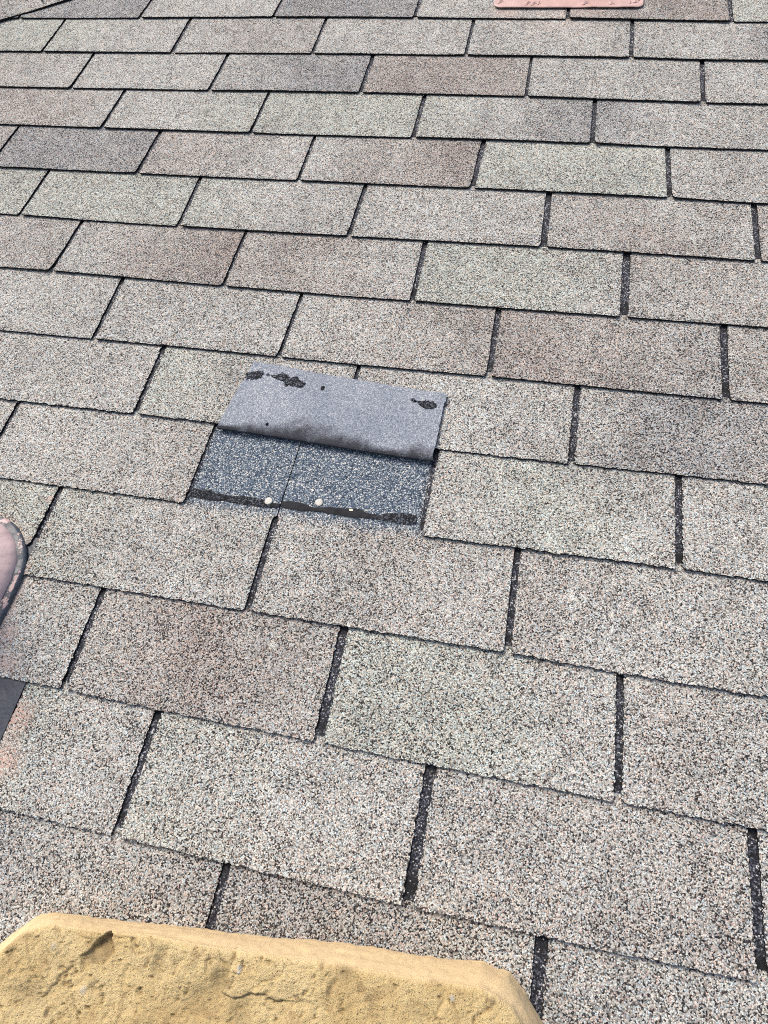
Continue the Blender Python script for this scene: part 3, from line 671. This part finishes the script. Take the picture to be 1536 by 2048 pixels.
# ------------------------------------------------------------ yellow foam block in the foreground
def foam():
    t = thing('foam_cushion', 'worn yellow foam block with chamfered corners and torn pitted top, bottom edge of view', 'foam cushion', 1.05, -1.80, .006)
    base_l = [(.765, -1.86), (.7750, -1.790), (.7926, -1.7577), (.8198, -1.7291), (.8344, -1.7253), (.998, -1.7058), (1.0514, -1.7), (1.1451, -1.6885), (1.2139, -1.6839), (1.2490, -1.6790), (1.2600, -1.6815), (1.2720, -1.6815), (1.2850, -1.6925), (1.3055, -1.7135), (1.325, -1.745), (1.335, -1.86)]
    crest_l = [(.790, -1.86), (.8060, -1.790), (.8313, -1.7497), (.8466, -1.7304), (.8665, -1.7198), (.9135, -1.7147), (.9683, -1.7085), (1.0186, -1.7055), (1.0673, -1.7006), (1.1358, -1.6950), (1.1905, -1.6913), (1.243, -1.6866), (1.2570, -1.6889), (1.2702, -1.6949), (1.2831, -1.7069), (1.300, -1.730), (1.312, -1.86)]
    def resamp(pl, n):
        pl = np.array(pl); d_ = np.concatenate([[0], np.cumsum(np.hypot(*np.diff(pl, axis=0).T))]); q = np.linspace(0, d_[-1], n)
        x = np.interp(q, d_, pl[:, 0]); y = np.interp(q, d_, pl[:, 1])
        for _ in range(1): x[1:-1] = (x[:-2] + 2 * x[1:-1] + x[2:]) / 4; y[1:-1] = (y[:-2] + 2 * y[1:-1] + y[2:]) / 4
        return np.stack([x, y], 1)
    n = 620; B = resamp(base_l, n); K = resamp(crest_l, n)
    H = .068
    rows = []; kinds = []
    nv = np.stack([-(np.gradient(K[:, 1])), np.gradient(K[:, 0])], 1); nv /= np.maximum(np.hypot(*nv.T)[:, None], 1e-9)   # outward
    for q in np.linspace(0, 1, 14):            # the side face
        bul = .0020 * math.sin(math.pi * q); P = B + (K - B) * q + nv * bul
        wob = .0022 * fbm(P[:, 0] * 1, P[:, 0] * 0 + q * .3, 22, 4, 1) + .0012 * fbm(P[:, 0], P[:, 0] * 0 + q * .3, 150, 3, 2); P = P + nv * wob[:, None] * (1 if q < .99 else .8)
        rows.append(np.column_stack([P, np.full(n, -.004 + (H - .004) * (1 - (1 - q) ** 1.15)) + .0015 * fbm(P[:, 0], P[:, 1], 40, 3, 2)])); kinds.append(1.0)
    # top: from crest towards the front edge
    F = np.column_stack([np.linspace(.792, 1.312, n), np.full(n, -1.862)])
    nt = 250; qs = np.concatenate([np.linspace(0, .40, 232)[1:], np.linspace(.40, 1, 20)[1:]])
    for a in range(1, nt + 1):
        q = qs[a - 1]; P = K + (np.column_stack([K[:, 0] * .985 + 1.05 * .015, np.full(n, -1.995)]) - K) * q
        dd = np.minimum(np.abs(P[:, 1] - K[:, 1]), .2); rise = .0025 * (1 - np.exp(-dd / .003))
        rows.append(np.column_stack([P, np.full(n, H - .004) + rise])); kinds.append(max(0.0, 1 - a / 12))
    G = np.array(rows); X = G[..., 0]; Y = G[..., 1]; Z = G[..., 2].copy(); top = np.zeros(X.shape); top[14:] = 1
    kind = np.array(kinds)[:, None] * np.ones(n)
    dist = np.zeros_like(X)
    for a in range(14, X.shape[0]): dist[a] = np.abs(Y[a] - K[:, 1])
    tw = sstep(-.001, .005, dist) * top
    dirt = np.zeros_like(X); white = np.zeros_like(X)
    Z += tw * (.0022 * fbm(X, Y, 14, 2, 0) + .0007 * fbm(X, Y, 70, 4, 1) + .0009 * fbm(X, Y, 330, 3, 2))
    pits = np.clip(fbm(X, Y, 190, 4, 1) - .34, 0, 1); Z -= tw * .009 * pits; dirt = np.maximum(dirt, np.clip(pits * 3, 0, .3) * tw)
    Z -= tw * .0016 * np.clip(1 - np.abs(fbm(X, Y, 30, 3, 2)) * 9, 0, 1) * (fbm(X, Y, 20, 2, 3) > .12)
    rid = 1 - np.abs(fbm(X, Y, 42, 3, 3)) * 6; Z -= tw * .0010 * np.clip(rid, 0, 1) ** 3 * (fbm(X, Y, 9, 2, 1) > .05)
    def warp(u, v, amp=.0024): return u + amp * fbm(u, v, 190, 4, 2), v + amp * fbm(u, v, 190, 4, 1)
    Xw, Yw = warp(X, Y)
    def polydist(pl):
        best = np.full(X.shape, 9.); side = np.zeros_like(X)
        for (x0, y0), (x1, y1) in zip(pl[:-1], pl[1:]):
            dx, dy = x1 - x0, y1 - y0; L2 = dx * dx + dy * dy; t_ = np.clip(((Xw - x0) * dx + (Yw - y0) * dy) / L2, 0, 1)
            d_ = np.hypot(Xw - x0 - t_ * dx, Yw - y0 - t_ * dy); sg = np.sign((Xw - x0) * dy - (Yw - y0) * dx); side = np.where(d_ < best, sg, side); best = np.minimum(best, d_)
        return best, side
    def crack(pl, depth, width, step=0.0, fade=.02, dk=.5):
        nonlocal Z, dirt
        d_, sd_ = polydist(pl); Z = Z - top * depth * .6 * np.exp(-(d_ / width) ** 2) * np.clip(.7 + 1.6 * fbm(X, Y, 110, 3, 1), .1, 1.6); 
        if step: Z = Z - top * step * .65 * np.where(sd_ > 0, 1, 0) * np.exp(-(d_ / fade) ** 2)
        dirt = np.maximum(dirt, dk * np.exp(-(d_ / (width * 1.0)) ** 2))
    def inside(pl, soft):
        c = np.zeros(X.shape, bool); n_ = len(pl)
        for i in range(n_):
            x0, y0 = pl[i]; x1, y1 = pl[(i + 1) % n_]
            if y0 == y1: continue
            c ^= ((y0 > Yw) != (y1 > Yw)) & (Xw < (x1 - x0) * (Yw - y0) / (y1 - y0) + x0)
        d_, _ = polydist(list(pl) + [pl[0]]); return np.where(c, np.clip(d_ / soft, 0, 1), 0), c
    gg = [(.9243, -1.7123), (.9309, -1.7213), (.9354, -1.7278), (.9290, -1.7380), (.917, -1.7400), (.905, -1.7362), (.9096, -1.7315), (.9156, -1.7227)]
    ins, c = inside(gg, .0018); Z -= .0085 * ins ** .7 * (1 - .75 * sstep(-1.722, -1.742, Y)); dirt = np.maximum(dirt, (.52 + .6 * fbm(X, Y, 160, 3, 1)) * np.clip(ins * 3, 0, 1) * (1 - .45 * sstep(-1.732, -1.745, Y)))
    ins, c = inside([(.905, -1.7362), (.913, -1.7362), (.917, -1.7400), (.913, -1.7480), (.909, -1.7430)], .002); Z -= .004 * ins; dirt = np.maximum(dirt, .35 * ins)
    flap = [(1.0355, -1.7026), (1.0383, -1.7099), (1.0359, -1.7211), (1.0350, -1.7363), (1.0467, -1.7368), (1.0574, -1.7315), (1.072, -1.7277), (1.0806, -1.7303), (1.0863, -1.7291)]
    crack(flap, .0025, .0011, .0042, .017, .6)
    crack([(1.0240, -1.708), (1.030, -1.716), (1.0359, -1.7211)], .002, .0010, 0, .01, .4)
    crack([(1.0866, -1.6990), (1.0890, -1.706), (1.0885, -1.7135)], .0022, .0008, .0008, .01, .45)
    crack([(.9621, -1.7115), (.9673, -1.7175), (.9660, -1.7299), (.9600, -1.737)], .003, .0013, .0020, .012, .45)
    crack([(.910, -1.7635), (.9181, -1.7722), (.9258, -1.781)], .0026, .0009, .0010, .01, .55)
    crack([(.859, -1.7420), (.864, -1.7501), (.8785, -1.7651), (.8855, -1.7700)], .0010, .0010, -.0018, .014, .15)
    crack([(.8855, -1.7700), (.8900, -1.7613), (.9005, -1.7443)], .0030, .0010, .0018, .012, .5)
    crack([(1.2226, -1.6997), (1.2265, -1.7060), (1.2309, -1.7164)], .0022, .0009, .0010, .01, .5)
    crack([(1.1500, -1.7063), (1.1601, -1.717), (1.1700, -1.7300)], .0030, .0028, .0012, .02, .25)
    crack([(.9480, -1.722), (.9560, -1.7255), (.9625, -1.7230)], .0018, .0009, -.0010, .008, .35)
    # many little torn flakes: a ragged lip on one side, a shallow scoop on the other
    rgf = np.random.default_rng(21)
    for _ in range(46):
        u0_, v0_ = rgf.uniform(.82, 1.29), rgf.uniform(-1.80, -1.70); a_ = rgf.uniform(-2.4, -.6); L_ = rgf.uniform(.002, .008)
        dx_, dy_ = math.cos(a_), math.sin(a_); al = (Xw - u0_) * dx_ + (Yw - v0_) * dy_; ac = -(Xw - u0_) * dy_ + (Yw - v0_) * dx_
        g_ = np.exp(-(al / L_) ** 2) * np.where(ac > 0, np.exp(-ac / (L_ * .5)), 0); dp_ = rgf.uniform(.0007, .0022)
        Z -= tw * dp_ * g_; dirt = np.maximum(dirt, tw * g_ * rgf.uniform(.08, .32))
    def dent(u, v, ru, rv, dp, dk):
        nonlocal Z, dirt
        g = np.exp(-((Xw - u) / ru) ** 2 - ((Yw - v) / rv) ** 2); Z = Z - top * dp * g; dirt = np.maximum(dirt, dk * np.clip(g * 1.3 + .4 * fbm(X, Y, 200, 2, 0) * g, 0, 1) * top)
    for a in ((1.1343, -1.6975, .006, .0055, .0015, .62), (1.1420, -1.6955, .0022, .002, .001, .75), (1.0323, -1.7276, .007, .008, .004, .5), (1.2539, -1.6947, .0028, .0035, .001, .65),
              (1.1986, -1.7128, .009, .007, .001, .25), (1.0548, -1.7463, .010, .012, .002, .38), (.8722, -1.7720, .016, .010, .004, .32), (1.0146, -1.7447, .02, .012, .003, .22),
              (1.1245, -1.7155, .0022, .0075, .003, .5), (1.1270, -1.7085, .0018, .005, .002, .4), (.8540, -1.7330, .006, .003, .002, .35), (.8440, -1.7470, .003, .005, .002, .4),
              (.9760, -1.7250, .005, .010, .0035, .42), (.9900, -1.7230, .003, .004, .002, .3), (.8870, -1.7420, .012, .006, .0015, .2), (.8930, -1.7790, .002, .0035, .001, .9),
              (.9260, -1.7540, .004, .005, .003, .3), (1.1150, -1.7000, .002, .006, .001, .3), (1.2090, -1.6905, .004, .003, .001, .3), (1.0900, -1.7250, .012, .004, .0012, .15),
              (1.0700, -1.7060, .002, .002, .0015, .45), (1.2250, -1.735, .02, .01, .002, .3)):
        dent(*a)
    for (u, v, ru) in ((1.0459, -1.7145, .0022), (1.0465, -1.7180, .0018), (.8800, -1.7350, .0030), (.9185, -1.7580, .0032), (1.2222, -1.6985, .0018)):
        g = np.clip(1.6 * np.exp(-((Xw - u) / ru) ** 2 - ((Yw - v) / (ru * 1.3)) ** 2) - .5, 0, 1); white = np.maximum(white, g * (1 if u > 1 else .45)); Z += .0012 * g * top
    verts = np.column_stack([X.ravel() - 1.05, Y.ravel() + 1.80, Z.ravel()]); rws = X.shape[0]
    ex = np.column_stack([dirt.ravel(), (kind * (1 - tw)).ravel(), white.ravel(), np.ones(X.size)])
    faces = [(y * n + x, y * n + x + 1, (y + 1) * n + x + 1, (y + 1) * n + x) for y in range(rws - 1) for x in range(n - 1)]
    faces = [f[::-1] for f in faces]
    # close the sides and the underside
    Lc = [y * n for y in range(rws)]; Rc = [y * n + n - 1 for y in range(rws)]; b = len(verts)
    extra_v = [(verts[(rws - 1) * n + x][0], verts[(rws - 1) * n + x][1], -.004) for x in range(n)]
    verts = np.concatenate([verts, extra_v]); ex = np.concatenate([ex, np.tile([0, .6, 0, 1], (n, 1))])
    for x in range(n - 1): i = (rws - 1) * n + x; faces.append((i, i + 1, b + x + 1, b + x)[::-1])
    faces.append(tuple(Lc + [b])); faces.append(tuple([b + n - 1] + Rc[::-1]))
    mesh_obj('foam_block', verts, faces, M_FOAM, t, {'extra': ex}, smooth=True)
foam()
